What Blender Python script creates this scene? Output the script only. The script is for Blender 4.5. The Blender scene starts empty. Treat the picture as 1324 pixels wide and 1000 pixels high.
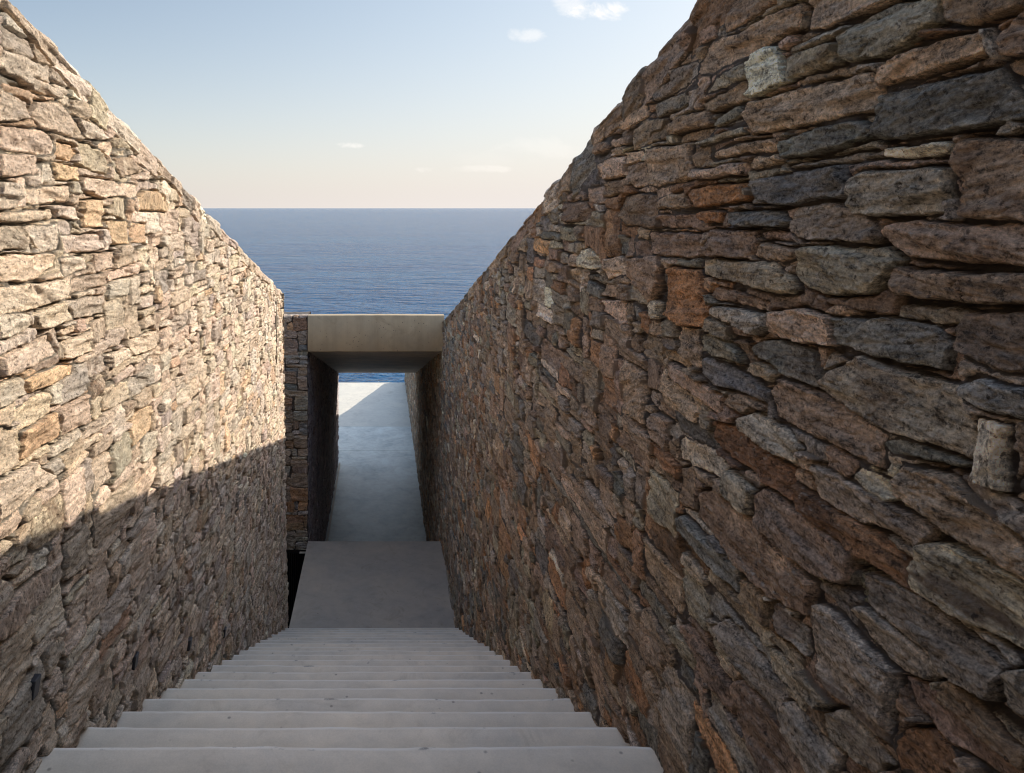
import bpy, math, time
import numpy as np
T0 = time.time()
R = math.radians
sc = bpy.context.scene
COL = sc.collection
rng = np.random.default_rng(11)

# ------------------------------------------------------------------ measures (metres, eye at z = 0)
F = 883.0                       # focal length in photo pixels
VX, HY = 493.0, 269.0           # vanishing point of the stair axis, horizon
XR, XL = 0.85, -1.05            # right and left wall faces at the stair
TR, RI = 0.2952, 0.1606         # tread, riser
S0, H0 = 2.177, -1.716          # first nosing
NST = 18
LAND_Z = H0 - (NST + 1) * RI    # landing level
LAND_END = 9.77
LIN_Y = 9.75                    # front of the concrete beam
FLOOR_Z = -6.24                 # terrace level
PASS_END = 16.7
TERR_END = 24.4
SEA_Z = -46.0
SLOPE = 0.2755                  # slope of both wall tops
def topR(s): return 1.105 - .2785 * s
def topL(s): return 1.175 - SLOPE * s
def stair_line(s):
    return np.maximum(np.minimum(H0, H0 - (s - S0) * RI / TR), LAND_Z)

# ------------------------------------------------------------------ helpers
def tag(o, label=None, cat=None, group=None, kind=None):
    if label: o["label"] = label
    if cat: o["category"] = cat
    if group: o["group"] = group
    if kind: o["kind"] = kind
    return o
def empty(name, loc=(0, 0, 0)):
    o = bpy.data.objects.new(name, None); COL.objects.link(o); o.location = loc; o.empty_display_size = .2
    return o
def link(name, me, mat=None, parent=None):
    o = bpy.data.objects.new(name, me); COL.objects.link(o)
    if mat: me.materials.append(mat)
    if parent:
        o.parent = parent
        o.matrix_parent_inverse = parent.matrix_world.inverted() if parent.type != 'EMPTY' else o.matrix_parent_inverse
        if parent.type == 'EMPTY':
            o.location = [-c for c in parent.location]
    return o
def mesh_np(name, V, Q, smooth=True):
    me = bpy.data.meshes.new(name)
    V = np.ascontiguousarray(V, dtype=np.float32); Q = np.ascontiguousarray(Q, dtype=np.int32)
    n = Q.shape[1]
    me.vertices.add(len(V)); me.vertices.foreach_set('co', V.ravel())
    me.loops.add(Q.size); me.loops.foreach_set('vertex_index', Q.ravel())
    me.polygons.add(len(Q))
    me.polygons.foreach_set('loop_start', np.arange(0, Q.size, n, dtype=np.int32))
    me.polygons.foreach_set('use_smooth', np.full(len(Q), smooth, dtype=bool))
    me.update(calc_edges=True); me.validate()
    return me
def boxes(name, lst):
    """several axis-aligned boxes in one mesh"""
    V, Fc = [], []
    for (x0, x1, y0, y1, z0, z1) in lst:
        b = len(V)
        V += [(x0,y0,z0),(x1,y0,z0),(x1,y1,z0),(x0,y1,z0),(x0,y0,z1),(x1,y0,z1),(x1,y1,z1),(x0,y1,z1)]
        Fc += [(b,b+3,b+2,b+1),(b+4,b+5,b+6,b+7),(b,b+1,b+5,b+4),(b+1,b+2,b+6,b+5),(b+2,b+3,b+7,b+6),(b+3,b,b+4,b+7)]
    me = bpy.data.meshes.new(name); me.from_pydata(V, [], Fc); me.update()
    return me
def bevel(o, w=.006, seg=2):
    m = o.modifiers.new('edge', 'BEVEL'); m.width = w; m.segments = seg; m.limit_method = 'ANGLE'

# ---- numpy value noise
def _h(ix, iy, seed):
    h = (ix.astype(np.uint32) * np.uint32(374761393) + iy.astype(np.uint32) * np.uint32(668265263) + np.uint32((seed * 2246822519) & 0xffffffff))
    h = (h ^ (h >> np.uint32(13))) * np.uint32(1274126177)
    h = h ^ (h >> np.uint32(16))
    return (h & np.uint32(0xffffff)).astype(np.float32) / np.float32(0x7fffff) - np.float32(1)
def vnoise(x, y, seed=0):
    x = np.asarray(x, np.float32); y = np.asarray(y, np.float32)
    fx = np.floor(x); fy = np.floor(y)
    ix = fx.astype(np.int64); iy = fy.astype(np.int64)
    u = x - fx; v = y - fy
    u = u*u*u*(u*(u*6-15)+10); v = v*v*v*(v*(v*6-15)+10)
    a = _h(ix, iy, seed); b = _h(ix+1, iy, seed); c = _h(ix, iy+1, seed); d = _h(ix+1, iy+1, seed)
    return a + (b-a)*u + (c-a)*v + (a-b-c+d)*u*v
def fbm(x, y, oct=4, seed=0, gain=.5):
    t = 0; a = 1.; n = 0
    for k in range(oct):
        c, s_ = math.cos(.6*k), math.sin(.6*k)
        t = t + a * vnoise((x*c - y*s_) * 2**k + 17.3*k, (x*s_ + y*c) * 2**k - 9.1*k, seed + k); n += a; a *= gain
    return t / n

# ------------------------------------------------------------------ node helper
def mat_new(name):
    m = bpy.data.materials.new(name); m.use_nodes = True
    nt = m.node_tree; nt.nodes.clear()
    out = nt.nodes.new('ShaderNodeOutputMaterial'); bs = nt.nodes.new('ShaderNodeBsdfPrincipled')
    nt.links.new(bs.outputs[0], out.inputs[0])
    return m, nt, bs
class NB:
    def __init__(s, nt): s.nt = nt
    def n(s, t, **kw):
        x = s.nt.nodes.new(t)
        for k, v in kw.items(): setattr(x, k, v)
        return x
    def put(s, sock, v):
        if isinstance(v, bpy.types.NodeSocket): s.nt.links.new(v, sock)
        elif v is not None: sock.default_value = v
    def math(s, op, a, b=None, c=None, clamp=False):
        x = s.n('ShaderNodeMath', operation=op, use_clamp=clamp)
        s.put(x.inputs[0], a); s.put(x.inputs[1], b); s.put(x.inputs[2], c)
        return x.outputs[0]
    def vmath(s, op, a, b=None):
        x = s.n('ShaderNodeVectorMath', operation=op); s.put(x.inputs[0], a); s.put(x.inputs[1], b)
        return x.outputs[0]
    def noise(s, vec, scale, detail=4, rough=.55, dist=0.):
        x = s.n('ShaderNodeTexNoise'); s.put(x.inputs['Vector'], vec)
        x.inputs['Scale'].default_value = scale; x.inputs['Detail'].default_value = detail
        x.inputs['Roughness'].default_value = rough; x.inputs['Distortion'].default_value = dist
        return x.outputs['Fac']
    def voro(s, vec, scale, feature='F1', rand=1.):
        x = s.n('ShaderNodeTexVoronoi', feature=feature); s.put(x.inputs['Vector'], vec)
        x.inputs['Scale'].default_value = scale; x.inputs['Randomness'].default_value = rand
        return x.outputs['Distance']
    def mr(s, v, a, b, c=0., d=1., smooth=False):
        x = s.n('ShaderNodeMapRange', clamp=True, interpolation_type='SMOOTHSTEP' if smooth else 'LINEAR')
        s.put(x.inputs[0], v)
        for i, q in enumerate((a, b, c, d)): s.put(x.inputs[i+1], q)
        return x.outputs[0]
    def mix(s, f, a, b, mode='MIX'):
        x = s.n('ShaderNodeMix', data_type='RGBA', blend_type=mode)
        s.put(x.inputs[0], f); s.put(x.inputs[6], a); s.put(x.inputs[7], b)
        return x.outputs[2]
    def gray(s, v):
        x = s.n('ShaderNodeCombineColor'); 
        for i in range(3): s.put(x.inputs[i], v)
        return x.outputs[0]
    def bump(s, h, strength, dist, prev=None):
        x = s.n('ShaderNodeBump'); x.inputs['Strength'].default_value = strength; x.inputs['Distance'].default_value = dist
        s.put(x.inputs['Height'], h)
        if prev is not None: s.put(x.inputs['Normal'], prev)
        return x.outputs[0]
    def attr(s, name):
        return s.n('ShaderNodeAttribute', attribute_name=name)

# ------------------------------------------------------------------ stone material (colour of each stone is a mesh attribute)
def stone_material(name, mortar_a, mortar_b, pale, mid=1., fleck=.54):
    m, nt, bs = mat_new(name); B = NB(nt)
    col = B.attr('stone_col').outputs['Color']
    g = B.attr('grain').outputs['Vector']
    aux = B.n('ShaderNodeSeparateColor'); ax = B.attr('aux'); nt.links.new(ax.outputs['Color'], aux.inputs[0])
    rust, mort, vein = aux.outputs[0], aux.outputs[1], aux.outputs[2]
    gs = B.vmath('MULTIPLY', g, (9., 46., 40.))
    gs2 = B.vmath('MULTIPLY', g, (45., 150., 130.))
    n1 = B.noise(gs, 1., 5, .62)
    n2 = B.noise(gs2, 1., 4, .65)
    n3 = B.noise(g, 130., 6, .78)
    n4 = B.noise(g, 11., 5, .6)
    n5 = B.noise(B.vmath('ADD', g, (3.3, 7.7, 1.)), 7., 4, .6, .8)
    v = B.math('ADD', B.mr(n1, .3, .7, 1-.36*mid, 1+.38*mid), B.mr(n2, .3, .7, -.46*mid, .50*mid))
    v = B.math('ADD', v, B.mr(n3, .3, .7, -.72*mid, .80*mid))
    n8 = B.noise(B.vmath('ADD', B.vmath('MULTIPLY', g, (13., 34., 30.)), (1.7, 4.1, 0.)), 1., 7, .72, .4)
    v = B.math('ADD', v, B.mr(n8, .30, .70, -.62*mid, .72*mid))
    v = B.math('MAXIMUM', v, .16)
    c = B.mix(1., col, B.gray(v), 'MULTIPLY')
    # tone drift within one stone
    c = B.mix(B.mr(n4, .42, .66, 0, .5*mid), c, B.mix(1., c, (1.14, 1.01, .88, 1), 'MULTIPLY'))
    c = B.mix(B.mr(n4, .45, .3, 0, .6*mid), c, B.mix(1., c, (.80, .81, .83, 1), 'MULTIPLY'))
    # rust
    rf = B.math('MULTIPLY', rust, B.mr(n5, .40, .58, 0, 1, True))
    rc = B.mix(B.mr(n2, .35, .65), (.075, .042, .028, 1), (.235, .13, .07, 1))
    c = B.mix(B.math('MULTIPLY', rf, .8), c, rc)
    # pale calcite flecks and crusts
    n6 = B.noise(B.vmath('MULTIPLY', g, (40., 75., 60.)), 1., 6, .72)
    fl = B.math('MULTIPLY', B.mr(n6, fleck, fleck + .10), B.mr(n5, .42, .60))
    c = B.mix(B.math('MULTIPLY', fl, B.mr(vein, 0, 1, .25, .9)), c, pale)
    # bands of a second colour in veined stones
    bands = B.noise(B.vmath('MULTIPLY', g, (2.2, 24., 20.)), 1., 2, .5)
    c = B.mix(B.math('MULTIPLY', B.math('MULTIPLY', B.mr(bands, .56, .62), B.mr(vein, .55, .9)), .75), c, (.13, .085, .055, 1))
    # dark pits
    n7 = B.noise(g, 60., 4, .7)
    c = B.mix(B.mr(n7, .42, .35, 0, .9), c, B.mix(1., c, (.22, .20, .19, 1), 'MULTIPLY'))
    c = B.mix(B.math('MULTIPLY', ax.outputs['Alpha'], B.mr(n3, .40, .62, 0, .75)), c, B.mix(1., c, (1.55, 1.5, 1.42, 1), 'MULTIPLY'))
    mc = B.mix(B.noise(g, 90., 4, .7), mortar_a, mortar_b)
    c = B.mix(B.mr(mort, .35, .75), c, mc)
    nt.links.new(c, bs.inputs['Base Color'])
    bs.inputs['Roughness'].default_value = .82
    bs.inputs['Specular IOR Level'].default_value = .35
    b1 = B.bump(B.noise(gs2, .8, 6, .7), .8, .010)
    b2 = B.bump(n3, 1., .008, B.bump(n8, .9, .015, b1))
    nt.links.new(b2, bs.inputs['Normal'])
    return m

# ------------------------------------------------------------------ rubble wall builder
PAL = {'G': (.222,.207,.186), 'D': (.118,.120,.119), 'B': (.218,.172,.131), 'R': (.205,.124,.076), 'P': (.52,.49,.42),
       'T': (.300,.242,.192), 'O': (.305,.175,.092), 'K': (.222,.210,.172), 'M': (.188,.147,.122)}

def skyline(s0, s1, yb, yt, r, wmean, hmean, cell=.01):
    """irregular coursed rubble: rectangles (s0,s1,y0,y1) laid one by one on the lowest free bed"""
    n = int((s1 - s0) / cell)
    sx = s0 + (np.arange(n) + .5) * cell
    top = yt(sx) + .15
    sky = yb(sx) - .15
    k = 0
    while k < n:                                   # stepped start, as a mason levels a sloping foot
        q = int(r.integers(18, 40)); sky[k:k+q] = np.floor(sky[k:k+q].min() / cell) * cell; k += q
    rects = []
    big = 1e6
    while True:
        i = int(np.argmin(sky))
        y = sky[i]
        if y >= big: break
        a = i
        while a > 0 and abs(sky[a-1] - y) < 1e-6: a -= 1
        b = i
        while b < n - 1 and abs(sky[b+1] - y) < 1e-6: b += 1
        seg = b - a + 1
        lefth = sky[a-1] - y if a > 0 and sky[a-1] < big else 1.
        righth = sky[b+1] - y if b < n - 1 and sky[b+1] < big else 1.
        if seg * cell < .055:
            up = max(min(lefth, righth, .2), .002)
            if up > .018: rects.append((s0 + a*cell, s0 + (b+1)*cell, y, y + up))
            sky[a:b+1] = np.round((y + up) * 1000) / 1000
        else:
            h = hmean * math.exp(r.normal(0, .50)); h = min(max(h, .024), .2)
            w = wmean * math.exp(r.normal(0, .42)) * (1.0 if h > .05 else .85); w = min(max(w, h*1.05, .06), .5)
            if r.random() < .03: w = r.uniform(.05, .09); h = r.uniform(.09, .19)
            wc = max(int(w / cell), 3)
            if seg - wc < 6: wc = seg
            if wc * cell > .6: wc = int(.35 / cell)
            q = r.random()
            for hh in (lefth, righth):
                if q < .55 and .03 < hh < .22 and abs(hh - h) < .055: h = hh; break
            h = round(h / cell) * cell; h = max(h, .03)
            c0 = a if r.random() < .5 else b - wc + 1
            rects.append((s0 + c0*cell, s0 + (c0+wc)*cell, y, y + h))
            sky[c0:c0+wc] = np.round((y + h) * 1000) / 1000
        done = sky[a:b+1] >= top[a:b+1]
        sky[a:b+1][done] = big
    return rects

def hull(pts):
    P = sorted(set(map(tuple, pts)))
    def half(P):
        h = []
        for p in P:
            while len(h) > 1 and (h[-1][0]-h[-2][0])*(p[1]-h[-2][1]) - (h[-1][1]-h[-2][1])*(p[0]-h[-2][0]) <= 0: h.pop()
            h.append(p)
        return h
    a = half(P); b = half(P[::-1])
    return np.array(a[:-1] + b[:-1])

def build_wall(name, path, topf, botf, traced, rects, wrows, mats, r, palette, thick=.5, batter=0., baseh=None,
               disp=1., colour_gain=1., cvar=.13, tint=(1., 1., 1.), coping=None, parent=None, mortar=(-.004, -.024, .007), straight=False, relief=.0062, crack=.022):
    """path: (s, x, y, nx, ny) arrays.  wrows: distances below the top edge for the visible face."""
    s, px, py, nx, ny = path
    nc = len(s)
    rc = .035
    # profile rows by arc length: face (w>0), rounded arris, top, back
    prof = []            # (ylayout offset from top, setback, drop, nf (front part), nu (up part))
    back = [(thick + .0, 1.2), (thick, .35), (thick, rc)]
    for sb, dr in back: prof.append((thick + dr, sb, dr, -1., 0.))
    for q in np.linspace(thick - .02, rc, 22): prof.append((q, q, 0., 0., 1.))
    for a in np.linspace(80, 10, 6):
        prof.append((rc * R(a) * .6, rc * (1 - math.cos(R(a))), rc * (1 - math.sin(R(a))), math.cos(R(a)), math.sin(R(a))))
    for w in wrows: prof.append((-w, 0., w, 1., 0.))
    prof = np.array(prof, np.float32); nr = len(prof)
    off, sb, dr, nf, nu = prof.T
    tp = topf(s).astype(np.float32)
    tp = tp + .006 * fbm(s * 2.3, s * 0, 3, 91) 
    S = np.broadcast_to(s[None, :], (nr, nc)).astype(np.float32)
    Y = tp[None, :] + off[:, None]
    SW = S + .010 * fbm(S*7, Y*9, 3, 5) + .004 * fbm(S*40, Y*40, 2, 6)
    YW = Y + .009 * fbm(S*6 + 50, Y*9, 3, 7) + .0035 * fbm(S*34, Y*50, 3, 8)
    bestT = np.full((nr, nc), -1., np.float32)
    best = np.full((nr, nc), -1., np.float32)
    sid = np.full((nr, nc), -1, np.int32)
    prm = []
    def put(pts, prio, p):
        pts = hull(pts)
        if len(pts) < 3: return
        a0, b0 = pts.min(0) - .03; a1, b1 = pts.max(0) + .03
        c0 = np.searchsorted(s, a0); c1 = np.searchsorted(s, a1)
        if c1 <= c0: return
        # rows where the layout height falls in [b0, b1] for any column of the block
        tmin, tmax = tp[c0:c1].min(), tp[c0:c1].max()
        rr = np.nonzero((off + tmax >= b0) & (off + tmin <= b1))[0]
        if not len(rr): return
        sl = (slice(rr[0], rr[-1] + 1), slice(c0, c1))
        X_, Y_ = SW[sl], YW[sl]
        e = None
        nxt = np.roll(pts, -1, 0)
        for (xa, ya), (xb, yb) in zip(pts, nxt):
            L = math.hypot(xb - xa, yb - ya)
            if L < 1e-4: continue
            dd = (-(yb - ya) * (X_ - xa) + (xb - xa) * (Y_ - ya)) / L     # inside positive (ccw hull)
            e = dd if e is None else np.minimum(e, dd)
        if not prio: e = np.minimum(e, -bestT[sl] - .005)
        up = e > best[sl]
        if not up.any(): return
        k = len(prm)
        best[sl] = np.where(up, e, best[sl]); sid[sl] = np.where(up, k, sid[sl])
        if prio: bestT[sl] = np.maximum(bestT[sl], e)
        cx, cy = pts.mean(0); cy = p.get('cy', cy); L = max(np.ptp(pts[:, 0]), .04); Hh = max(min(np.ptp(pts[:, 1]), .3), .03)
        base = np.array(PAL[p['c']]) * tint if 'c' in p else np.array(palette[r.choice(len(palette), p=PW)]) * tint
        colr = base * np.exp(r.normal(0, cvar)) * (1 + r.normal(0, .018, 3)) * (colour_gain if 'c' not in p else p.get('g', colour_gain))
        prm.append([cx, cy, L, Hh, p.get('hs', r.normal(0, relief)), r.normal(0, .032), r.normal(0, .045),
                    r.normal(0, .045), r.normal(0, .07), abs(r.normal(.003, .003)),
                    r.normal(0, .06), r.normal(0, .08), abs(r.normal(.005, .003)),
                    r.uniform(.002, .0055), p.get('ang', r.normal(0, .10) if r.random() > .06 else 1.5), r.uniform(-50, 50),
                    *colr, p.get('rust', max(0, r.normal(.12, .3))), p.get('vein', abs(r.normal(0, .3)))])
    PW = np.array([q[1] for q in palette]); PW = PW / PW.sum(); palette = [q[0] for q in palette]
    for pts, p in traced: put(pts, True, p)
    if coping:
        q = s[0]
        while q < s[-1]:
            w = r.uniform(.12, .40); th = coping * r.uniform(.7, 1.5)
            a, b = q + .004, q + w
            ya, yb = float(np.interp(a, s, tp)), float(np.interp(b, s, tp))
            lean = r.normal(0, .02)
            put([(a, ya - th + r.normal(0, .012)), (b, yb - th + r.normal(0, .012)), (b + lean, yb + 1.5), (a + lean, ya + 1.5)], True,
                {'hs': r.normal(.002, .0042), 'cy': .5*(ya+yb) - th*.3, 'ang': math.atan(-SLOPE) if not straight else 0.})
            q += w
    for (a, b, y0, y1) in rects:
        g = .0022
        L, Hh = b - a, y1 - y0
        j = lambda k: r.uniform(-k, k)
        jx, jy = min(.022, L*.16), min(.017, Hh*.19)
        c = [(a+g+j(jx), y0+g+j(jy)), (b-g+j(jx), y0+g+j(jy)), (b-g+j(jx), y1-g+j(jy)), (a+g+j(jx), y1-g+j(jy))]
        # knock a corner or two off
        pts = []
        for i in range(4):
            P = np.array(c[i]); A = np.array(c[i-1]); Bq = np.array(c[(i+1) % 4])
            if r.random() < .55:
                f1, f2 = r.uniform(.08, .34, 2)
                kx = min(1., .09 / max(np.linalg.norm(A-P), .01)); ky = min(1., .09 / max(np.linalg.norm(Bq-P), .01))
                pts.append(tuple(P + (A-P)*f1*kx)); pts.append(tuple(P + (Bq-P)*f2*ky))
            else: pts.append(tuple(P))
        if r.random() < .4:
            pts.append(((a+b)/2 + j(.2*L), y1 + r.uniform(0, .12)*Hh))
        put(pts, False, {})
    prm = np.array(prm, np.float32)
    P = prm[np.maximum(sid, 0)]                       # (nr, nc, k)
    cx, cy, L, Hh, hs, tx, ty, a1, b1, c1, a2, b2, c2, rad, ang, seed = [P[..., i] for i in range(16)]
    dx, dy = np.clip(S - cx, -.3, .3), np.clip(Y - cy, -.2, .2)
    ca, sa = np.cos(ang), np.sin(ang)
    gx, gy = dx*ca + dy*sa, -dx*sa + dy*ca
    ux, uy = gx + seed, gy + seed * 1.7
    e = best + .0032 * fbm(S*50, Y*50, 3, 21) + .0010*fbm(S*150, Y*150, 2, 22)
    p = np.clip(e / rad, 0, 1); p = 1 - (1 - p)**1.7
    face = hs + tx*dx + ty*dy
    face = np.minimum(face, hs + c1 + a1*dx + b1*dy)
    face = np.minimum(face, hs + c2 + a2*dx + b2*dy)
    lam = fbm(ux*7, uy*60, 4, 31, .62)
    chip = fbm(ux*17, uy*26, 4, 41, .55)
    fine = fbm(ux*70, uy*110, 3, 51, .6)
    step = np.tanh(fbm(ux*5, uy*20, 2, 61) * 7)
    face = face + disp * (.0042*lam + .0044*chip + .0036*fine + .0066*step - .006*np.clip(np.abs(fbm(ux*9, uy*30, 3, 65))*-9 + .55, 0, 1))
    mf = np.clip(.5 + 1.5*fbm(S*9, Y*12, 3, 71), 0, 1)
    mo = mortar[0] + (mortar[1]-mortar[0])*mf + mortar[2]*fbm(S*45, Y*45, 4, 72, .6)
    cf = np.exp(-((e + .003)/.0045)**2) * np.clip(.35 + 2.2*fbm(S*6 + 9, Y*8, 3, 83), 0, 1)
    mo = mo - crack*cf
    inside = e > 0
    D = np.where(inside, mo + (face - mo) * p, mo).astype(np.float32)
    D = np.where(inside & (D < mo), mo, D)
    mort = np.where(inside, 1 - np.clip(p*1.6, 0, 1), 1.)
    # positions
    bt = batter * np.clip(Y - (baseh(s)[None, :] if baseh is not None else -1e3), 0, 10) if batter else 0
    setb = sb[:, None] + np.where(sb[:, None] < thick - .001, 0, 0) + bt
    Zt = tp[None, :] - dr[:, None]
    nx_, ny_ = nx[None, :], ny[None, :]
    V = np.empty((nr, nc, 3), np.float32)
    V[..., 0] = px[None, :] - nx_*setb + nx_*nf[:, None]*D
    V[..., 1] = py[None, :] - ny_*setb + ny_*nf[:, None]*D
    V[..., 2] = Zt + .65*nu[:, None]*D
    # colours
    colr = P[..., 16:19]
    colr = np.clip(colr, .03, .75)
    keep = (Zt >= botf(s)[None, :] - .12)
    kq = keep[:-1, :-1] | keep[1:, 1:]
    idx = np.arange(nr*nc).reshape(nr, nc)
    quad = np.stack([idx[:-1, :-1], idx[1:, :-1], idx[1:, 1:], idx[:-1, 1:]], -1)[kq]
    used = np.zeros(nr*nc, bool); used[quad.ravel()] = True
    rem = np.cumsum(used) - 1
    quad = rem[quad]
    Vf = V.reshape(-1, 3)[used]
    v0 = Vf[quad[len(quad)//2]]
    nrm = np.cross(v0[1]-v0[0], v0[2]-v0[0]); mid = quad[len(quad)//2]
    me = mesh_np(name, Vf, quad)
    def att(nm, arr, typ, key, dim):
        A = me.attributes.new(nm, typ, 'POINT'); A.data.foreach_set(key, np.ascontiguousarray(arr, np.float32).ravel())
    n = used.sum()
    one = np.ones((n, 1), np.float32)
    att('stone_col', np.hstack([colr.reshape(-1, 3)[used], one]), 'FLOAT_COLOR', 'color', 4)
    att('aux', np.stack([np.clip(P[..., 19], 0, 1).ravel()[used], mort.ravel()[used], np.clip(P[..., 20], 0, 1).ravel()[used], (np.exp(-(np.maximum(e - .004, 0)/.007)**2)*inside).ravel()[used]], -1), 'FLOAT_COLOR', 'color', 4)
    att('grain', np.stack([gx.ravel()[used], gy.ravel()[used], (seed + D).ravel()[used]], -1), 'FLOAT_VECTOR', 'vector', 3)
    o = link(name, me, mats, parent)
    print(name, 'verts', n, 'stones', len(prm), round(time.time()-T0, 1))
    return o

def spaced(a, b, fn):
    out = [a]
    while out[-1] < b: out.append(out[-1] + fn(out[-1]))
    return np.array(out, np.float64)

# ------------------------------------------------------------------ stones traced from the photograph, taken back onto the wall planes
BR, BL = .010, .016
def to_right(x, y):
    X = XR
    for _ in range(4):
        d = F * X / max(x - VX, 30); h = -(y - HY) / F * d
        X = XR + BR * max(0, h - float(stair_line(d)))
    return d, h
def to_left(x, y):
    X = XL
    for _ in range(4):
        d = F * X / min(x - VX, -30); h = -(y - HY) / F * d
        X = XL - BL * max(0, h - float(stair_line(d)))
    return d, h
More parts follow.
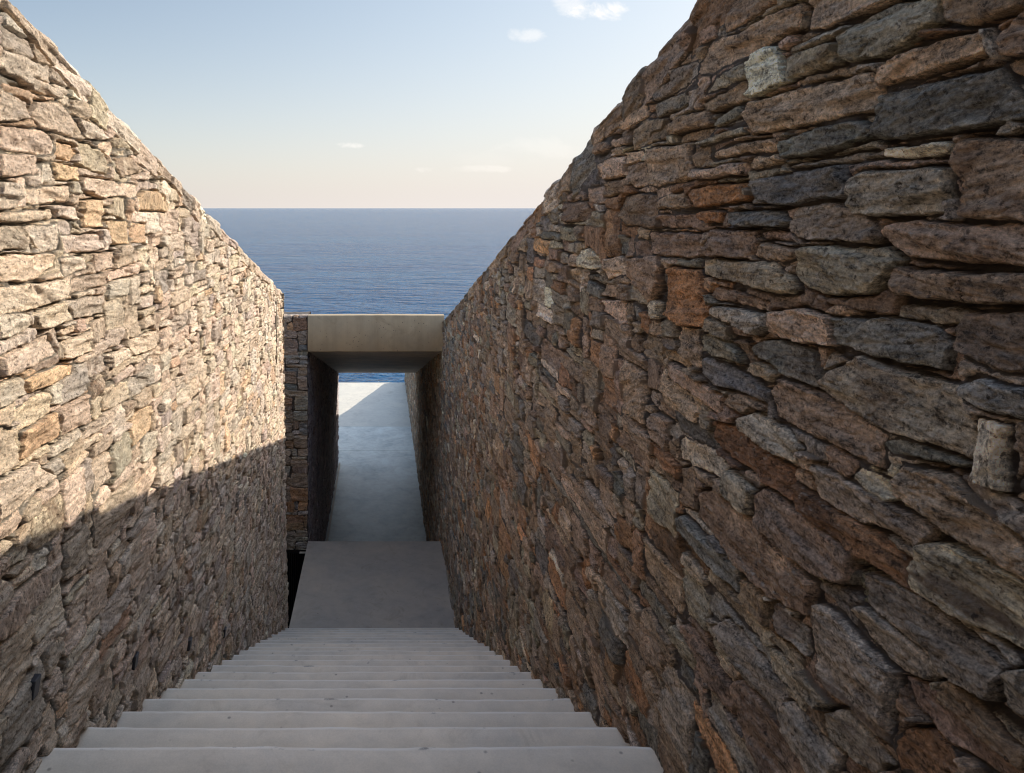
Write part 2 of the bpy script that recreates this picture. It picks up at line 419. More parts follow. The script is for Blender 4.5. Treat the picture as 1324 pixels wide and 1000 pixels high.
#@TRACE
TR_RIGHT = """
B 858,82 859,50 926,15 926,48 862,84
B 904,94 914,58 1036,2 1041,10 1034,38 920,94
T 1042,42 1046,0 1055,-40 1150,-60 1148,5 1060,40
B 934,16 946,-8 1010,-20 1004,4 938,40
P 966,84 986,64 1006,60 1018,104 970,128 ;vein=.2,rust=0,hs=.016
K 1016,76 1078,56 1086,56 1082,82 1020,102
G 1014,68 1060,46 1094,34 1090,44 1064,58 1020,74
T 967,148 980,128 1060,104 1128,92 1139,110 1136,142 1060,158 975,172 ;hs=.012,rust=.1
B 908,132 964,106 968,130 916,146 909,142
K 916,118 924,100 962,81 966,102 920,118
B 866,168 872,150 914,140 920,160 870,172
K 920,163 923,148 956,139 962,152 925,165
G 844,144 852,130 886,118 889,134 852,150
G 866,92 902,80 904,96 870,118
G 840,118 866,102 868,118 842,130
B 838,156 862,153 862,178 836,186
T 921,196 996,176 1004,192 930,206 921,203
K 896,184 964,164 968,174 904,188
K 1082,46 1098,32 1156,4 1218,-6 1214,30 1144,74 1086,82 ;vein=.4
B 1219,24 1220,-10 1330,-60 1324,12 1252,34 1222,30
B 1132,104 1144,82 1184,58 1268,38 1272,64 1236,84 1144,110 ;hs=.014,g=1.15
B 1290,46 1324,18 1345,10 1345,76 1300,74
K 1268,36 1280,38 1296,78 1288,80 ;ang=1.2
D 1144,120 1200,104 1288,88 1300,110 1324,135 1340,150 1322,158 1136,186 1130,176 ;vein=.4,g=1.15,hs=.008
G 1272,176 1300,158 1330,160 1328,170 1276,179
B 1234,196 1244,180 1330,182 1335,288 1244,280 1240,230 ;rust=.75,hs=.008
P 1151,206 1154,192 1226,184 1228,202 ;g=.62,rust=0
G 1097,234 1112,224 1208,216 1230,220 1230,276 1164,280 1100,280 1104,256 ;g=1.25,hs=.014,rust=0,vein=.3
M 1138,296 1152,286 1330,290 1335,346 1164,334 1140,308 ;vein=.6,rust=.3,hs=.01
K 1030,356 1042,318 1138,319 1156,340 1128,379 1066,384 1044,372 ;hs=.015,rust=0,g=1.05
M 1148,348 1324,352 1340,395 1240,390 1156,382 ;g=.95
K 1156,392 1240,400 1244,414 1212,422 1156,410
M 1234,424 1244,402 1335,402 1340,486 1280,476 1234,456 1226,440 ;hs=.012
T 991,404 1032,398 1076,414 1086,452 1036,446 996,432 ;g=1.35,vein=.5,rust=.3,hs=.018
D 1076,414 1140,410 1200,422 1222,444 1214,478 1112,456 1084,450 ;g=1.3,hs=.014
K 1060,496 1072,484 1114,460 1172,480 1236,500 1262,556 1260,602 1160,560 1110,534 1080,516 ;rust=.45,hs=.010
D 1240,498 1272,488 1335,506 1340,546 1280,532 1244,512 ;g=1.35
P 1267,542 1311,554 1299,641 1262,625 ;ang=1.52,g=.68,vein=.35,rust=0,hs=.016
D 1143,574 1161,568 1260,606 1226,607 1156,590 ;g=.9
T 1163,604 1221,616 1280,660 1335,718 1335,760 1221,687 1161,641 1156,618 ;vein=.8,hs=.012
G 1230,614 1260,625 1335,668 1335,705 1255,648
P 1099,620 1111,604 1161,632 1159,648 1145,653 ;g=.7
G 1052,596 1060,602 1166,664 1207,684 1184,708 1106,672 1060,641 1054,620
R 1027,621 1060,642 1130,690 1184,731 1188,768 1150,748 1110,720 1060,684 1040,662 ;rust=1,vein=.45,hs=.010
P 1185,724 1196,701 1221,696 1335,755 1340,850 1221,784 1190,760 ;g=.66,vein=.95,hs=.014
M 974,640 990,630 1080,700 1104,720 1094,758 1060,750 1031,724 980,680
G 1114,738 1185,766 1305,862 1288,880 1290,912 1229,875 1118,778 ;g=.9
G 1098,784 1117,782 1226,873 1190,878 1156,860
G 1054,780 1086,792 1154,862 1155,966 1128,948 1060,880 1050,840 ;hs=.016,rust=.2
M 1156,868 1178,878 1240,920 1320,1000 1300,1010 1220,960 1170,905 ;rust=.5
B 1211,898 1224,878 1240,888 1324,975 1318,995 1215,908 ;rust=.6,g=.8
R 1161,960 1170,940 1200,944 1248,992 1240,1012 1162,1000 ;rust=.8
G 1062,920 1094,920 1156,990 1130,1010 1066,960
G 1302,870 1335,860 1340,930 1310,910
G 928,813 939,800 962,820 1019,899 1006,930 965,883 ;hs=.012
M 952,886 960,880 1000,920 1056,1004 990,1010 954,930 ;rust=.7,vein=.4
G 1009,914 1019,904 1080,977 1080,1010 1056,1010 1012,943 ;g=.95
G 913,893 918,891 994,1005 970,1010 918,920
M 879,808 887,805 949,896 949,925 918,886
G 996,782 1006,779 1048,818 1048,854 1009,821
B 957,748 993,776 993,815 957,776
B 900,637 911,632 969,673 1056,756 1052,798 1000,775 960,738 900,668 ;rust=.7,vein=.7,hs=.012
R 919,545 950,549 1024,607 1031,650 987,627 921,575 ;g=.85,rust=.6
P 949,545 969,533 1015,554 1038,579 1031,602 955,554 ;g=.66,rust=.1,hs=.014
P 876,570 881,565 920,586 937,604 932,625 877,593 ;g=.55
G 933,630 939,609 976,634 971,671 934,641 ;rust=0
K 838,605 877,637 876,699 838,664 ;g=1.1
B 879,604 895,604 897,660 881,653
D 878,671 884,666 957,740 955,768 881,687 ;g=1.2
O 857,388 866,346 902,350 917,400 914,424 888,422 858,406 ;hs=.020,rust=.3
D 968,456 980,444 1010,442 1050,458 1060,504 1012,488 ;g=1.2,vein=.5
B 990,504 1004,490 1060,510 1100,534 1148,562 1142,608 1104,588 1060,566 1000,540 ;vein=.5
D 902,480 910,460 936,472 990,508 988,522 920,496
T 863,470 896,486 936,512 934,538 870,492 ;g=.85
K 909,432 916,430 956,458 962,476 910,454
B 918,382 924,372 992,392 990,404 926,390 ;rust=.5
G 920,396 988,408 994,424 976,436 920,410
K 906,334 1000,340 1032,360 1036,378 1006,380 908,358 ;rust=.3
T 908,318 920,298 976,298 978,312 970,334 910,330 ;g=.8
B 976,328 982,314 1036,320 1034,332 1016,340 978,334
M 978,300 1020,298 1030,310 984,310
M 840,300 902,302 906,328 888,336 840,328 ;g=1.2
G 1025,288 1034,268 1080,266 1132,290 1136,306 1130,316 1040,308 1026,298 ;hs=.012
D 945,290 946,274 1014,270 1026,286 1010,292 948,292 ;g=.95,hs=.014,rust=0
O 900,282 904,273 936,274 932,290 914,290
M 850,278 898,277 896,296 852,294
O 891,252 896,242 960,238 964,260 900,270 ;g=.75,vein=.4,hs=.014
T 898,220 960,210 960,228 898,230
T 962,218 972,202 1004,196 1012,206 968,221
D 978,234 1008,224 1056,218 1092,214 1096,236 1098,260 1012,264 988,260 ;g=1.3,vein=.35
D 1004,188 1010,180 1060,164 1116,156 1130,166 1128,180 1060,200 1010,202
G 1016,212 1064,208 1140,196 1148,204 1100,212 1020,216
T 835,238 836,192 892,183 896,230 850,242 ;g=.85,vein=.4
B 853,258 886,245 890,268 852,270
P 804,138 804,124 824,108 830,126 808,142 ;g=.66
B 778,178 778,148 800,120 806,142 800,162 780,180
B 748,196 748,184 768,160 770,186 750,204
B 804,168 806,152 834,134 838,150 808,168
T 773,228 773,214 794,204 808,202 809,226 778,232
T 778,252 780,236 806,230 808,248 780,254
T 809,212 810,196 832,194 830,208 ;g=1.2
B 810,214 834,210 836,240 822,244 812,236
B 800,276 808,254 848,250 852,296 808,292 ;rust=.5
M 728,286 730,262 758,260 768,278 756,286 ;g=1.2
B 816,194 818,168 838,154 862,150 860,176 836,186
P 745,345 748,324 764,322 774,332 776,346 760,350 ;g=1.1,vein=.9,rust=.5
B 807,358 812,336 850,330 859,345 854,376 840,392 ;rust=.6,g=1.1,hs=.014
T 778,345 780,334 804,332 805,356 784,360
"""
TR_LEFT = """
T 36,146 42,128 78,134 97,154 97,177 48,164
T 5,190 6,160 56,167 70,180 69,196 53,201
O 70,204 74,182 90,185 101,199 96,209 ;g=1.0
T 103,184 118,187 142,204 139,226 106,212
T -5,196 47,202 50,225 -5,228
O 64,210 103,216 104,234 70,233 ;g=1.05
T 107,228 141,233 176,239 178,255 134,255 107,246
G 98,150 132,168 136,182 110,180
T 146,204 170,204 186,222 155,230
G -5,112 34,130 35,152 -5,156
G 40,98 75,116 77,130 42,116
T 32,244 90,240 92,264 34,264
G -5,234 19,235 22,254 17,269 -5,271
T 0,274 71,271 73,284 0,290
G 73,269 102,267 104,284 75,284
O 105,259 131,257 136,278 133,295 109,293 ;g=1.1,vein=.6
G -5,293 31,293 39,312 34,323 -5,325
G 34,293 75,291 76,323 56,327 46,315
G 78,306 132,303 134,322 119,327 82,328
O 136,286 166,288 168,316 146,318 ;g=1.1,vein=.3
O 169,288 189,289 189,315 172,315 ;g=1.1
T -5,332 73,327 70,346 43,364 -5,368
T -5,375 83,363 92,376 84,388 30,402 -5,406 ;hs=.018
G 78,335 112,332 112,349 82,359
T 94,363 138,352 140,366 94,381
T 126,327 150,325 150,346 128,351
T 139,356 184,339 185,352 141,366
O 177,259 187,245 205,249 219,265 215,275 180,271 ;g=1.2,ang=1.4
G -5,406 34,404 40,419 32,429 -5,440
T 43,405 85,390 92,417 50,428
G 88,391 133,382 134,405 95,415 ;g=.8
T 3,462 68,433 74,458 17,487 0,489 ;hs=.014
T 82,445 117,428 119,455 85,467
O 36,492 68,477 99,472 95,485 41,511 34,506 ;g=1.15
G -5,498 32,489 32,509 -5,532
T 119,419 136,411 136,438 122,445 ;ang=1.4
T 138,462 163,448 165,463 141,477
T 167,438 200,428 202,450 170,460
G 148,487 175,468 177,485 150,499
O 30,560 73,530 75,565 30,596 ;g=1.15,rust=.5
T 76,530 115,510 117,545 80,565
T -5,555 25,554 27,600 -5,620
T -5,625 45,597 70,615 0,680
"""
def parse(txt, fn, gain=1., remap=None):
    out = []
    for ln in txt.strip().splitlines():
        a, _, b = ln.partition(';')
        q = a.split(); pts = [fn(*map(float, t.split(','))) for t in q[1:]]
        c = np.mean(pts, 0); pts = [tuple(c + (np.array(p) - c) * .998) for p in pts]
        p = {'c': q[0]}
        for kv in filter(None, b.split(',')):
            k, v = kv.split('='); p[k.strip()] = float(v)
        p['g'] = p.get('g', 1.) * gain
        if remap: p['c'] = remap.get(q[0], q[0])
        p.setdefault('ang', float(rng.normal(-.02, .10)))
        p['hs'] = p['hs']*.6 if 'hs' in p else float(rng.normal(.003, .006))
        out.append((pts, p))
    return out
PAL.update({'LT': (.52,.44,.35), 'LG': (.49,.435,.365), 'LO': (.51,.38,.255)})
tr_r = parse(TR_RIGHT, to_right, 1.02)
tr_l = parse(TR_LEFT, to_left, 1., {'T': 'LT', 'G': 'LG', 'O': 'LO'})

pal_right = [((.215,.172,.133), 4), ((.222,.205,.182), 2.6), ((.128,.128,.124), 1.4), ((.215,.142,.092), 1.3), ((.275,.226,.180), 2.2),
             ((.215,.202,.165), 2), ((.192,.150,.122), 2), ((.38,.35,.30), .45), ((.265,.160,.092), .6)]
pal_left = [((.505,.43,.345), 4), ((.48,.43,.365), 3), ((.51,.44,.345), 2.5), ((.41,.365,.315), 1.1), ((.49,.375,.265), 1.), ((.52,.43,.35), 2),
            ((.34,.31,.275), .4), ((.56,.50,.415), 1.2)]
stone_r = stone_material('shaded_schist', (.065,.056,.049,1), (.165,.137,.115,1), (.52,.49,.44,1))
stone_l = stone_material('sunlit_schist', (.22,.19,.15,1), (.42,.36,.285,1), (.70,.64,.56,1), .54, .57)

# ---- right wall
def floor_right(s):
    return np.where(s < 9.85, stair_line(s) - .1, FLOOR_Z - .1)
sR = spaced(-3., TERR_END + .25, lambda q: .02 if q < .72 else min(max(.0019, q*q/640.), .0125) if q < 10.2 else .024)
rectsR = skyline(-3., TERR_END + .3, lambda q: floor_right(q), topR, np.random.default_rng(5), .205, .070)
wR = spaced(.0, 1.95, lambda q: .0023)[:-1]
wR = np.concatenate([wR[wR > .035*.0 + .03], spaced(1.95, 4.9, lambda q: .0065)])
oneR = np.ones_like(sR)
pathR = (sR, XR*oneR, sR, -oneR, 0*oneR)
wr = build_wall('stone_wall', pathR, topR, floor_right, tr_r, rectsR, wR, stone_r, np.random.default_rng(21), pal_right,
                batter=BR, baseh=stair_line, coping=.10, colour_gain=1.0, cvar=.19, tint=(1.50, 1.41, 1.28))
tag(wr, 'tall shaded brown rubble stone wall with sloping top on the right of the stairs', 'stone wall')

# ---- left wall (turns the corner at its far end)
LEND = 7.70
def floor_left(s): return np.where(s < 7.3, stair_line(s) - .1, FLOOR_Z - .2)
sL = spaced(-3., LEND - .03, lambda q: .02 if q < 1.7 else min(max(.0042, q*q/800.), .0115))
nL = len(sL)
arc = np.linspace(0, math.pi/2, 7)[1:]
extra = spaced(.03, 1.9, lambda q: .025)
sA = np.concatenate([sL, sL[-1] + .04*arc, sL[-1] + .04*math.pi/2 + extra])
xA = np.concatenate([np.full(nL, XL), XL - .04*(1-np.cos(arc)), XL - .04 - extra])
yA = np.concatenate([sL, sL[-1] + .04*np.sin(arc), np.full(len(extra), sL[-1] + .04)])
nxA = np.concatenate([np.ones(nL), np.cos(arc), np.zeros(len(extra))])
nyA = np.concatenate([np.zeros(nL), np.sin(arc), np.ones(len(extra))])
pathL = (sA, xA, yA, nxA, nyA)
tlim = lambda q: topL(np.minimum(q, LEND + .02))
rectsL = skyline(-3., sA[-1] + .1, floor_left, tlim, np.random.default_rng(8), .180, .068)
wL = np.concatenate([spaced(.03, 2.4, lambda q: .0036)[:-1], spaced(2.4, 5.6, lambda q: .007)])
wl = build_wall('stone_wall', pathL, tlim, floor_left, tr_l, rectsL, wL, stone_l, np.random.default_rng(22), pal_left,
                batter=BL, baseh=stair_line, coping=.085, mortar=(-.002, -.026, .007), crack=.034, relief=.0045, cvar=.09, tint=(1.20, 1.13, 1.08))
tag(wl, 'rubble stone wall on the left of the stairs, its upper part in warm sunlight', 'stone wall')

# ---- pier beside the concrete beam, and the dark passage wall behind it
PIER_TOP, PIER_BOT = -1.545, -4.905
sP = spaced(0., 2.2, lambda q: .0075 if q < .6 else .03)
rectsP = skyline(0., 2.3, lambda q: q*0 + PIER_BOT, lambda q: q*0 + PIER_TOP, np.random.default_rng(9), .20, .10)
oneP = np.ones_like(sP)
# face looks towards the stairs (-Y); s runs from the passage corner to the left
pier = build_wall('stone_pier', (sP, XL - .003 - sP, (LIN_Y + .03)*oneP, 0*oneP, -oneP), lambda q: q*0 + PIER_TOP, lambda q: q*0 + PIER_BOT + .13,
                  [], rectsP, spaced(.03, 3.5, lambda q: .0075), stone_r, np.random.default_rng(23), pal_right, colour_gain=1.4, thick=.45, straight=True,
                  disp=.8)
tag(pier, 'narrow stone pier facing the stairs at the left end of the concrete beam', 'stone pier')
sQ = spaced(9.80, PASS_END, lambda q: .018)
oneQ = np.ones_like(sQ)
ptop = lambda q: -1.98 - .2855*(q - LIN_Y)
rectsQ = skyline(9.6, PASS_END + .1, lambda q: q*0 + FLOOR_Z, ptop, np.random.default_rng(10), .2, .09)
pal_dark = [((.33,.285,.295), 3), ((.36,.30,.30), 2), ((.29,.26,.275), 2)]
pw = build_wall('passage_wall', (sQ, (XL)*oneQ, sQ, oneQ, 0*oneQ), ptop, lambda q: q*0 + FLOOR_Z, [], rectsQ, spaced(.03, 4.4, lambda q: .012),
                stone_r, np.random.default_rng(24), pal_dark, thick=.4, disp=.7)
tag(pw, 'dark stone wall along the left side of the covered passage', 'stone wall')

# ------------------------------------------------------------------ concrete
def concrete(name, base, var=.12, rough=.7, spec=.4, warm=(1.06,1.,.92,1), cool=(.92,.98,1.08,1), pits=0., streak=0., blot=.5, bmp=.25, sheen_wear=False):
    m, nt, bs = mat_new(name); B = NB(nt)
    co = B.n('ShaderNodeTexCoord').outputs['Object']
    n1 = B.noise(co, 1.7, 6, .6, .4); n2 = B.noise(co, 9., 6, .65); n3 = B.noise(co, 160., 3, .7)
    v = B.math('ADD', B.mr(n1, .3, .7, 1-var, 1+var), B.mr(n2, .3, .7, -var*.6, var*.6))
    v = B.math('ADD', v, B.mr(n3, .3, .7, -.06, .06))
    c = B.mix(1., base, B.gray(v), 'MULTIPLY')
    c = B.mix(B.mr(n1, .5, .7, 0, blot), c, B.mix(1., c, warm, 'MULTIPLY'))
    c = B.mix(B.mr(n1, .5, .3, 0, blot), c, B.mix(1., c, cool, 'MULTIPLY'))
    # small dark specks and stains
    sp = B.voro(co, 14.); sk = B.noise(co, 5., 2)
    f = B.math('MULTIPLY', B.mr(sp, .12, .06), B.mr(sk, .42, .56))
    c = B.mix(B.math('MULTIPLY', f, .6), c, (.11,.10,.09,1))
    st = B.noise(B.vmath('ADD', co, (5.,2.,9.)), 3.2, 7, .7, 1.2)
    c = B.mix(B.mr(st, .55, .72, 0, .5), c, B.mix(1., c, (.60,.57,.52,1), 'MULTIPLY'))
    hgt = B.math('ADD', B.math('MULTIPLY', n2, .6), B.math('MULTIPLY', n3, .25))
    if pits:
        pv = B.voro(co, 21.); pn = B.noise(co, 3.4, 3)
        pf = B.math('MULTIPLY', B.mr(pv, .17, .10), B.mr(pn, .50, .56))
        c = B.mix(B.math('MULTIPLY', pf, .8*pits), c, (.05,.045,.035,1))
        hgt = B.math('SUBTRACT', hgt, pf)
    if streak:
        sv = B.noise(B.vmath('MULTIPLY', co, (9., 9., .45)), 1., 5, .65)
        c = B.mix(B.mr(sv, .45, .72, 0, streak), c, B.mix(1., c, (.60,.57,.50,1), 'MULTIPLY'))
        c = B.mix(B.mr(sv, .42, .28, 0, streak*.7), c, B.mix(1., c, (1.22,1.2,1.12,1), 'MULTIPLY'))
    if sheen_wear:
        wa = B.attr('sheen_wear').outputs['Fac']
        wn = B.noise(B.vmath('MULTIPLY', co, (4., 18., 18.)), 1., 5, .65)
        c = B.mix(B.math('MULTIPLY', B.mr(wa, .55, 1.), B.mr(wn, .30, .55, .2, 1.)), c, (.78,.735,.66,1))  # sheen on the rounded nosing painted as a paler edge, with some foot wear
        c = B.mix(B.math('MULTIPLY', B.mr(wa, .30, .02), B.mr(wn, .25, .6, .45, .9)), c, B.mix(1., c, (.78,.765,.74,1), 'MULTIPLY'))  # tread painted darker behind the nosing so the bright edge stands out
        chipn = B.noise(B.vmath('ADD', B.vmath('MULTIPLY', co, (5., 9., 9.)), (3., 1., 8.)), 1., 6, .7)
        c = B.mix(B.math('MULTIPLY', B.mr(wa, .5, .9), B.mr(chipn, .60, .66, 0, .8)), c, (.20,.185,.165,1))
    nt.links.new(c, bs.inputs['Base Color'])
    bs.inputs['Roughness'].default_value = rough
    bs.inputs['Specular IOR Level'].default_value = spec
    nt.links.new(B.bump(hgt, bmp, .006), bs.inputs['Normal'])
    return m
m_step = concrete('step_concrete', (.675,.60,.49,1), .13, .62, .45, sheen_wear=True)
m_land = concrete('landing_concrete', (.465,.395,.32,1), .12, .6, .45)
m_beam = concrete('beam_concrete', (.44,.345,.225,1), .10, .75, .35, pits=1., streak=.32)
m_soffit = concrete('soffit_concrete', (.52,.43,.32,1), .16, .7, .35, streak=.6)
m_pass = concrete('passage_concrete', (.60,.61,.555,1), .24, .42, .5, warm=(.92,1.,1.04,1), cool=(.85,.97,1.04,1), bmp=.10)  # floor in shade: the sky's blue light is mixed into the colour
m_floor = concrete('terrace_concrete', (.60,.565,.48,1), .10, .5, .5, warm=(1.02,1.,.96,1), cool=(.97,.98,1.,1), bmp=.12)  # same floor in the sun: warm sunlight is mixed into the colour

# ---- staircase
stairs = empty('staircase', (-.1, S0, H0))
tag(stairs, 'long flight of pale concrete steps descending to a landing between two stone walls', 'staircase')
xs = np.linspace(XL - .12, XR + .12, 90)
def step_mesh(y_front, z_top, y_back, z_bot, seed):
    """tread with a hand-worn rounded nosing, riser below; section swept across the width"""
    rr = .008
    w1 = .0055*fbm(xs*2.1, xs*0 + seed, 4, 3) + .0022*fbm(xs*17, xs*0 + seed, 3, 4)
    w2 = .0050*fbm(xs*1.7, xs*0 + seed + 9, 4, 5) + .0014*fbm(xs*14, xs*0 + seed, 3, 6)
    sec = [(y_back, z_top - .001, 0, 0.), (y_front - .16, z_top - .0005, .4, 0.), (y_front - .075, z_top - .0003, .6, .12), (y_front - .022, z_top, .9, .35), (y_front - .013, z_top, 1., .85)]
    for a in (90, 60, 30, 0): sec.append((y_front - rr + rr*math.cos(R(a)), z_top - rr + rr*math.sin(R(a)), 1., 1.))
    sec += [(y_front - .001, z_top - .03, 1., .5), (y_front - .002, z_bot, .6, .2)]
    V = np.array([[(x, y + w1[i]*k, z + w2[i]*k) for (y, z, k, q) in sec] for i, x in enumerate(xs)]).reshape(-1, 3)
    ns = len(sec); n = len(xs)
    idx = np.arange(n*ns).reshape(n, ns)
    Q = np.stack([idx[:-1,:-1], idx[:-1,1:], idx[1:,1:], idx[1:,:-1]], -1).reshape(-1, 4)
    me = mesh_np('step', V, Q)
    A = me.attributes.new('sheen_wear', 'FLOAT', 'POINT')
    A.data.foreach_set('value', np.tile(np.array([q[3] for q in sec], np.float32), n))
    return me
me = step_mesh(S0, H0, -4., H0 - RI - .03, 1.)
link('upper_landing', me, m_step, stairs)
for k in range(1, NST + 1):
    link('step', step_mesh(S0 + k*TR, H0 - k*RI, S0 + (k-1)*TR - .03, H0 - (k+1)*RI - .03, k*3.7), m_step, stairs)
ly0 = S0 + NST*TR - .03
o = link('landing', boxes('landing', [(XL, XR + .1, ly0, LAND_END, LAND_Z - .13, LAND_Z)]), m_land, stairs); bevel(o, .008)
k = 0; y = LAND_END; z = LAND_Z - RI
while z - RI > FLOOR_Z + .02:
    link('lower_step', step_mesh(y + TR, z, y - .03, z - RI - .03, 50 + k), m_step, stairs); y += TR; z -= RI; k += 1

# ---- concrete roof over the passage: beam in front, sloping slab behind
roof = empty('concrete_canopy', (-.1, LIN_Y, -1.8))
tag(roof, 'board marked concrete beam and sloping slab roofing the passage below the stairs', 'concrete canopy')
BT, BB = -1.537, -2.055
def beam_mesh():
    n = 70; X = np.linspace(XL, XR + .05, n); V = []
    for i, x in enumerate(X):
        a = .004*float(fbm(np.array([x*4.]), np.array([2.]), 3, 12)[0]); b = .003*float(fbm(np.array([x*5.]), np.array([7.]), 3, 13)[0])
        V += [(x, LIN_Y + .35, BT - .09), (x, LIN_Y + .13, BT + a), (x, LIN_Y + .012, BT + a + .002), (x, LIN_Y, BT - .012 + a), (x, LIN_Y, BB + .012 + b), (x, LIN_Y + .008, BB + b), (x, LIN_Y + .07, BB + b),
              (x, LIN_Y + .075, BB + .03), (x, LIN_Y + .10, BB + .03), (x, LIN_Y + .105, BB), (x, LIN_Y + .35, BB - .0)]
    m_ = 11; idx = np.arange(n*m_).reshape(n, m_)
    Q = np.stack([idx[:-1,:-1], idx[:-1,1:], idx[1:,1:], idx[1:,:-1]], -1).reshape(-1, 4)
    return mesh_np('beam', np.array(V), Q)
link('beam', beam_mesh(), m_beam, roof)
def slab_mesh():
    y0, y1 = LIN_Y + .106, PASS_END
    zs0 = BB - .012; zs1 = -.2415*PASS_END
    V = []; 
    for x in (XL - .42, XR + .05):
        V += [(x, y0, zs0), (x, y1, zs1), (x, y1, zs1 + .40), (x, y0, BT - .045)]
    me = bpy.data.meshes.new('slab')
    me.from_pydata(V, [], [(0,1,5,4), (1,2,6,5), (2,3,7,6), (3,0,4,7), (0,3,2,1), (4,5,6,7)]); me.update()
    return me
link('slab', slab_mesh(), m_soffit, roof)

# ---- terrace floor
def grid_floor(name, parts, mat):
    o = link(name, boxes(name, parts), mat)
    bevel(o, .004, 1); return o
J1, J2 = 17.55, 19.5
pf = grid_floor('passage_floor', [(XL - .3, XR + .1, 9.9, J1 - .004, FLOOR_Z - .25, FLOOR_Z), (XL - .3, XR + .1, J1 + .004, J2 - .003, FLOOR_Z - .25, FLOOR_Z)], m_pass)
tag(pf, 'polished concrete floor through the covered passage, blue of the shade put into its colour', 'passage floor', kind='structure')
ter = grid_floor('terrace', [(-9., XL - .305, PASS_END + .2, J2 - .003, FLOOR_Z - .25, FLOOR_Z), (-9., XR + .1, J2 + .003, TERR_END, FLOOR_Z - .25, FLOOR_Z)], m_floor)
tag(ter, 'concrete terrace with sun warmth put into its cream colour, ending in a clean edge above the sea', 'terrace', kind='structure')
kerb = link('floor_kerb', boxes('floor_kerb', [(XL + .02, XL + .055, 9.95, PASS_END - .05, FLOOR_Z + .002, FLOOR_Z + .03)]), m_step)
tag(kerb, 'thin pale kerb along the foot of the dark passage wall', 'kerb', kind='structure')

# ---- dark louvred grille and pit at the left of the landing
m_dark, nt, bs = mat_new('dark_metal'); bs.inputs['Base Color'].default_value = (.025,.023,.024,1); bs.inputs['Roughness'].default_value = .55; bs.inputs['Metallic'].default_value = .3
B = NB(nt); co = B.n('ShaderNodeTexCoord').outputs['Object']
nt.links.new(B.mix(B.noise(co, 30., 4), (.014,.013,.014,1), (.035,.031,.030,1)), bs.inputs['Base Color'])
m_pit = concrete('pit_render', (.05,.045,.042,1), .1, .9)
gr = empty('louvre_grille', (XL - .8, LIN_Y + .06, FLOOR_Z))
tag(gr, 'black metal grille of upright bars in the gap left of the landing', 'grille')
bars = [(x, x + .012, LIN_Y + .05, LIN_Y + .085, FLOOR_Z + .05, PIER_BOT - .05) for x in np.arange(XL - 1.6, XL - .02, .03)]
link('bars', boxes('bars', bars), m_dark, gr)
link('bottom_rail', boxes('bottom_rail', [(XL - 1.63, XL - .005, LIN_Y + .045, LIN_Y + .09, FLOOR_Z, FLOOR_Z + .05)]), m_dark, gr)
link('top_rail', boxes('top_rail', [(XL - 1.63, XL - .005, LIN_Y + .045, LIN_Y + .09, PIER_BOT - .05, PIER_BOT - .004)]), m_dark, gr)
link('back_panel', boxes('back_panel', [(XL - 1.63, XL - .005, LIN_Y + .14, LIN_Y + .17, FLOOR_Z, PIER_BOT - .004)]), m_dark, gr)
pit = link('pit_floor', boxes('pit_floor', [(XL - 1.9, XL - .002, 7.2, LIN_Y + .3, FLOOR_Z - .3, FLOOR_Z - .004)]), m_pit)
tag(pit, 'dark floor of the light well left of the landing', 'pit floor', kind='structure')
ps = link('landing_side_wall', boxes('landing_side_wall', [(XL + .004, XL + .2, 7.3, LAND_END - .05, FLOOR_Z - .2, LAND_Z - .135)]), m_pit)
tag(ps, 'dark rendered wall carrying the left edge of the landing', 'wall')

# ---- recessed lights: small dark boxes on the left wall
m_lamp, nt, bs = mat_new('lamp_housing'); bs.inputs['Base Color'].default_value = (.03,.03,.036,1); bs.inputs['Roughness'].default_value = .45
def lamp(s_, z_):
    x0 = XL - BL*max(0, z_ - float(stair_line(s_)))
    r_ = empty('wall_light', (x0, s_, z_))
    w, h, dep = .019, .029, .016
    me = bpy.data.meshes.new('housing')
    V = [(x0-.05,s_-w,z_-h),(x0-.05,s_+w,z_-h),(x0-.05,s_+w,z_+h),(x0-.05,s_-w,z_+h),(x0+dep-.008,s_-w,z_-h),(x0+dep-.008,s_+w,z_-h),(x0+dep,s_+w,z_+h),(x0+dep,s_-w,z_+h)]
    me.from_pydata(V, [], [(0,1,2,3),(7,6,5,4),(0,4,5,1),(1,5,6,2),(2,6,7,3),(3,7,4,0)]); me.update()
    b = link('housing', me, m_lamp, r_); bevel(b, .003)
    link('lens', boxes('lens', [(x0+.006, x0+dep-.012, s_-w*.7, s_+w*.7, z_-h-.003, z_-h+.002)]), m_dark, r_)
    return r_
lx = [('small black wall light low on the left wall beside the topmost visible step', 2.07, -1.452),
      ('small black wall light on the left stone wall, second one down the stairs', 2.91, -1.930),
      ('small black wall light on the left stone wall, third one down the stairs', 3.74, -2.388),
      ('small black wall light on the left wall, the lowest one near the landing', 4.57, -2.840)]
for lb, s_, z_ in lx:
    tag(lamp(s_, z_), lb, 'wall light', 'small wall lights along the stairs')

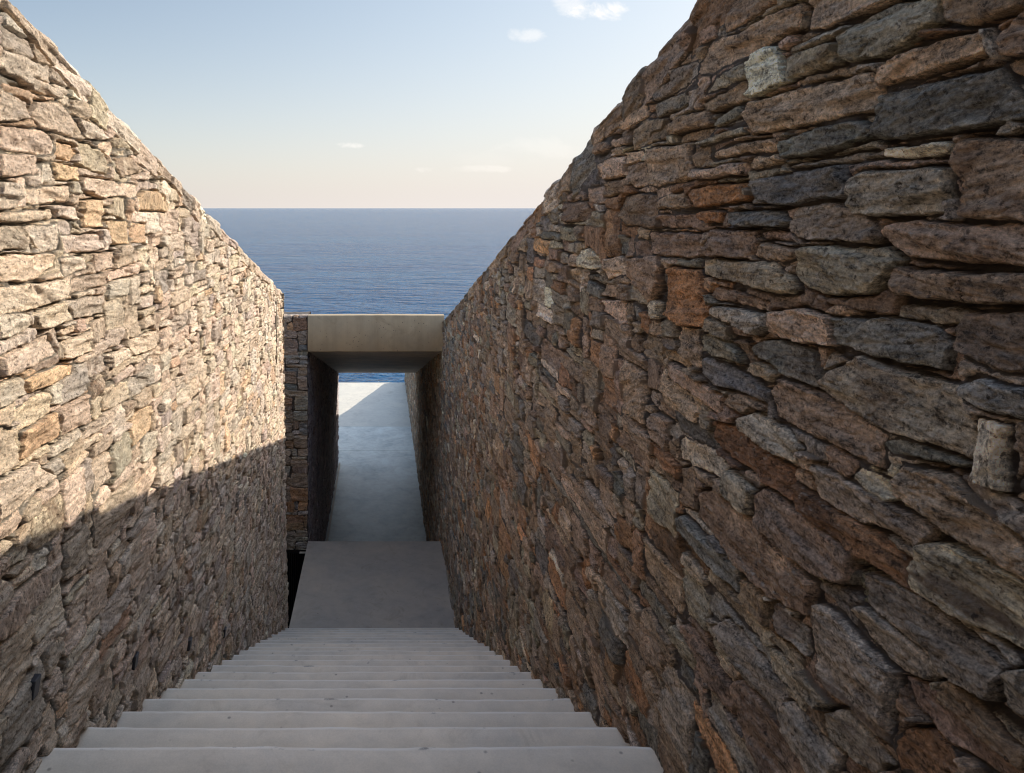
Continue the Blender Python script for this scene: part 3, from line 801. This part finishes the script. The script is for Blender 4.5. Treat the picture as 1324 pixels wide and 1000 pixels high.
# ------------------------------------------------------------------ hillside, sea
m_hill, nt, bs = mat_new('dry_hillside'); B = NB(nt); co = B.n('ShaderNodeTexCoord').outputs['Object']
c = B.mix(B.mr(B.noise(co, .6, 6, .65), .35, .65), (.20,.165,.11,1), (.11,.105,.06,1))
c = B.mix(B.mr(B.voro(co, 1.3), .35, .1), c, (.05,.06,.03,1))
nt.links.new(B.mix(B.mr(B.noise(co, 14., 4), .5, .7, 0, .5), c, (.28,.25,.20,1)), bs.inputs['Base Color']); bs.inputs['Roughness'].default_value = .95
nt.links.new(B.bump(B.noise(co, 5., 6, .7), .8, .15), bs.inputs['Normal'])
def axis(brk, a, b, step):
    v = list(np.arange(a, b, step))
    for q in brk: v += [q - .02, q + .02]
    return np.array(sorted(set(np.round(v, 3))))
XB = [-9.2, -3.1, -1.45, 1.28]; YB = [-4.2, 7.45, LIN_Y + .3, PASS_END + .1, TERR_END + .05]
gx = np.concatenate([np.linspace(-400, -16, 18), axis(XB, -14, 14, .8), np.linspace(16, 400, 18)])
gy = np.concatenate([np.linspace(-120, -8, 10), axis(YB, -6, 28, .8), np.linspace(30, 120, 30), np.linspace(126, 200, 8)])
GX, GY = np.meshgrid(gx, gy)
Z = topR(GY) - .22
Z = np.where(GY > TERR_END, Z - 1.2 - .12*(GY - TERR_END), Z)
Z = Z + .10*fbm(GX*.5, GY*.5, 4, 77) - np.minimum(.0, 0)
Z = np.minimum(Z, topR(GY) - .16)
Z = np.where(GY > 60, Z - .012*(GY - 60)**1.6, Z)
exc = ((GX > -1.45) & (GX < 1.28) & (GY > -4.2) & (GY < TERR_END + .05)) | ((GX > -3.1) & (GX < 0) & (GY > 7.45) & (GY < LIN_Y + .3)) | ((GX > -9.2) & (GX < 1.28) & (GY > PASS_END + .1) & (GY < TERR_END + .05))
Z = np.where(exc, np.minimum(Z, FLOOR_Z - .8), Z)
up = exc & (GY < 1.5)
Z = np.where(up, H0 - .5 , Z)
ny_, nx_ = GX.shape; idx = np.arange(GX.size).reshape(ny_, nx_)
Q = np.stack([idx[:-1,:-1], idx[:-1,1:], idx[1:,1:], idx[1:,:-1]], -1).reshape(-1, 4)
hill = link('hillside', mesh_np('hillside', np.stack([GX, GY, Z], -1).reshape(-1, 3), Q), m_hill)
tag(hill, 'dry sloping hillside around the sunken stairs', 'hillside', kind='structure')

m_sea, nt, bs = mat_new('sea_water'); B = NB(nt); co = B.n('ShaderNodeTexCoord').outputs['Object']
w1 = B.noise(B.vmath('MULTIPLY', co, (.030, .075, .1)), 1., 5, .62)
w2 = B.noise(B.vmath('MULTIPLY', co, (.11, .22, .3)), 1., 5, .62)
w3 = B.noise(B.vmath('MULTIPLY', co, (.004, .022, .1)), 1., 3, .5)
c = B.mix(B.mr(w3, .35, .65), (.006,.086,.210,1), (.010,.112,.240,1))
nt.links.new(c, bs.inputs['Base Color'])
bs.inputs['Roughness'].default_value = .12; bs.inputs['IOR'].default_value = 1.33; bs.inputs['Specular IOR Level'].default_value = .075
nt.links.new(B.bump(w2, 1., 4.5, B.bump(w1, 1., 12.)), bs.inputs['Normal'])
sy = np.concatenate([np.linspace(60, 2000, 40), np.geomspace(2200, 90000, 30)])
sxx = np.linspace(-1, 1, 41)
SY = np.repeat(sy[:, None], 41, 1); SX = sxx[None, :] * (SY * 1.6 + 900)
SZ = np.full_like(SX, SEA_Z)
idx = np.arange(SX.size).reshape(SX.shape); Q = np.stack([idx[:-1,:-1], idx[:-1,1:], idx[1:,1:], idx[1:,:-1]], -1).reshape(-1, 4)
sea = link('sea', mesh_np('sea', np.stack([SX, SY, SZ], -1).reshape(-1, 3), Q), m_sea)
tag(sea, 'deep blue open sea with fine ripples reaching the horizon', 'sea', kind='structure')

# ------------------------------------------------------------------ light
SUN = np.array([1.61, .90, 1.0]); SUN /= np.linalg.norm(SUN)
elev = math.asin(SUN[2]); azim = math.atan2(SUN[0], SUN[1])
ld = bpy.data.lights.new('sun', 'SUN'); ld.energy = 4.9; ld.angle = R(.5); ld.color = (1., .90, .76)
lo = bpy.data.objects.new('sun', ld); COL.objects.link(lo); lo.location = (20, 10, 30)
from mathutils import Vector
lo.rotation_euler = Vector(-SUN).to_track_quat('-Z', 'Y').to_euler()

w = bpy.data.worlds.new('World'); sc.world = w; w.use_nodes = True
nt = w.node_tree; nt.nodes.clear(); B = NB(nt)
out = nt.nodes.new('ShaderNodeOutputWorld'); bg = nt.nodes.new('ShaderNodeBackground'); nt.links.new(bg.outputs[0], out.inputs[0])
sky = nt.nodes.new('ShaderNodeTexSky'); sky.sky_type = 'NISHITA'; sky.sun_disc = False
sky.sun_elevation = elev; sky.sun_rotation = azim; sky.altitude = 50; sky.air_density = 1.; sky.dust_density = 1.6; sky.ozone_density = 1.6
tc = B.n('ShaderNodeTexCoord').outputs['Generated']
sep = B.n('ShaderNodeSeparateXYZ'); nt.links.new(tc, sep.inputs[0])
yy = B.math('MAXIMUM', sep.outputs[1], .05)
U = B.math('DIVIDE', sep.outputs[0], yy); Vv = B.math('DIVIDE', sep.outputs[2], yy)
cmb = B.n('ShaderNodeCombineXYZ'); nt.links.new(U, cmb.inputs[0]); nt.links.new(Vv, cmb.inputs[1])
cn = B.noise(B.vmath('MULTIPLY', cmb.outputs[0], (14., 24., 1.)), 1., 7, .62, .3)
tot = None
for (x, y_, a, b, k) in [(772, 15, 34, 13, 1.), (682, 47, 17, 9, .4), (745, 8, 22, 13, .45), (455, 188, 14, 3.5, .5), (556, 219, 20, 5, .5), (620, 219, 40, 4, .22), (715, 192, 60, 12, .13), (640, 205, 60, 8, .05)]:
    u0, v0 = (x - VX)/F, (HY - y_)/F
    q = B.math('ADD', B.math('POWER', B.math('DIVIDE', B.math('SUBTRACT', U, u0), a/F), 2.), B.math('POWER', B.math('DIVIDE', B.math('SUBTRACT', Vv, v0), b/F), 2.))
    f = B.math('SUBTRACT', 1., B.math('MULTIPLY', q, .5))
    f = B.math('ADD', f, B.mr(cn, .3, .7, -1.3, .7, False))
    f = B.math('MULTIPLY', B.mr(f, -.2, 1.05, 0, 1, True), k)
    tot = f if tot is None else B.math('MAXIMUM', tot, f)
el = B.math('MAXIMUM', sep.outputs[2], 0.)
hz = B.math('POWER', 2.718, B.math('MULTIPLY', el, -5.5))
sund = B.n('ShaderNodeVectorMath', operation='DOT_PRODUCT'); nt.links.new(tc, sund.inputs[0]); sund.inputs[1].default_value = tuple(SUN)
glow = B.mr(sund.outputs['Value'], .1, 1., 0, 1)
veil = B.mix(B.mr(el, .0, .30), (7.0, 6.45, 6.1, 1), (5.9, 6.5, 6.8, 1))
skyc = B.mix(B.math('ADD', B.math('MULTIPLY', hz, .80), B.math('MULTIPLY', glow, .42), clamp=True), B.mix(1., B.mix(1., sky.outputs[0], (1.32, 1.26, 1.18, 1), 'MULTIPLY'), B.gray(B.mr(el, .32, .75, 1., 2.8)), 'MULTIPLY'), veil)
cl = B.mix(B.math('MULTIPLY', tot, .85), skyc, (10., 9.4, 8.8, 1))
nt.links.new(cl, bg.inputs[0]); bg.inputs[1].default_value = .096

# ------------------------------------------------------------------ camera
cd = bpy.data.cameras.new('camera'); cam = bpy.data.objects.new('camera', cd); COL.objects.link(cam)
cam.location = (0, 0, 0); cam.rotation_euler = (R(90), 0, 0)
cd.sensor_width = 36; cd.lens = F/1324*36
cd.shift_x = (662 - VX)/1324; cd.shift_y = -(500 - HY)/1324
cd.clip_start = .05; cd.clip_end = 200000
sc.camera = cam
sc.cycles.use_denoising = True
sc.cycles.denoiser = 'OPENIMAGEDENOISE'
sc.cycles.denoising_input_passes = 'RGB_ALBEDO_NORMAL'
sc.cycles.denoising_prefilter = 'ACCURATE'
sc.cycles.filter_width = 1.1
vs = sc.view_settings
vs.view_transform = 'Standard'; vs.look = 'None'; vs.gamma = 1; vs.exposure = .42; vs.use_curve_mapping = False
print('built', round(time.time()-T0, 1))
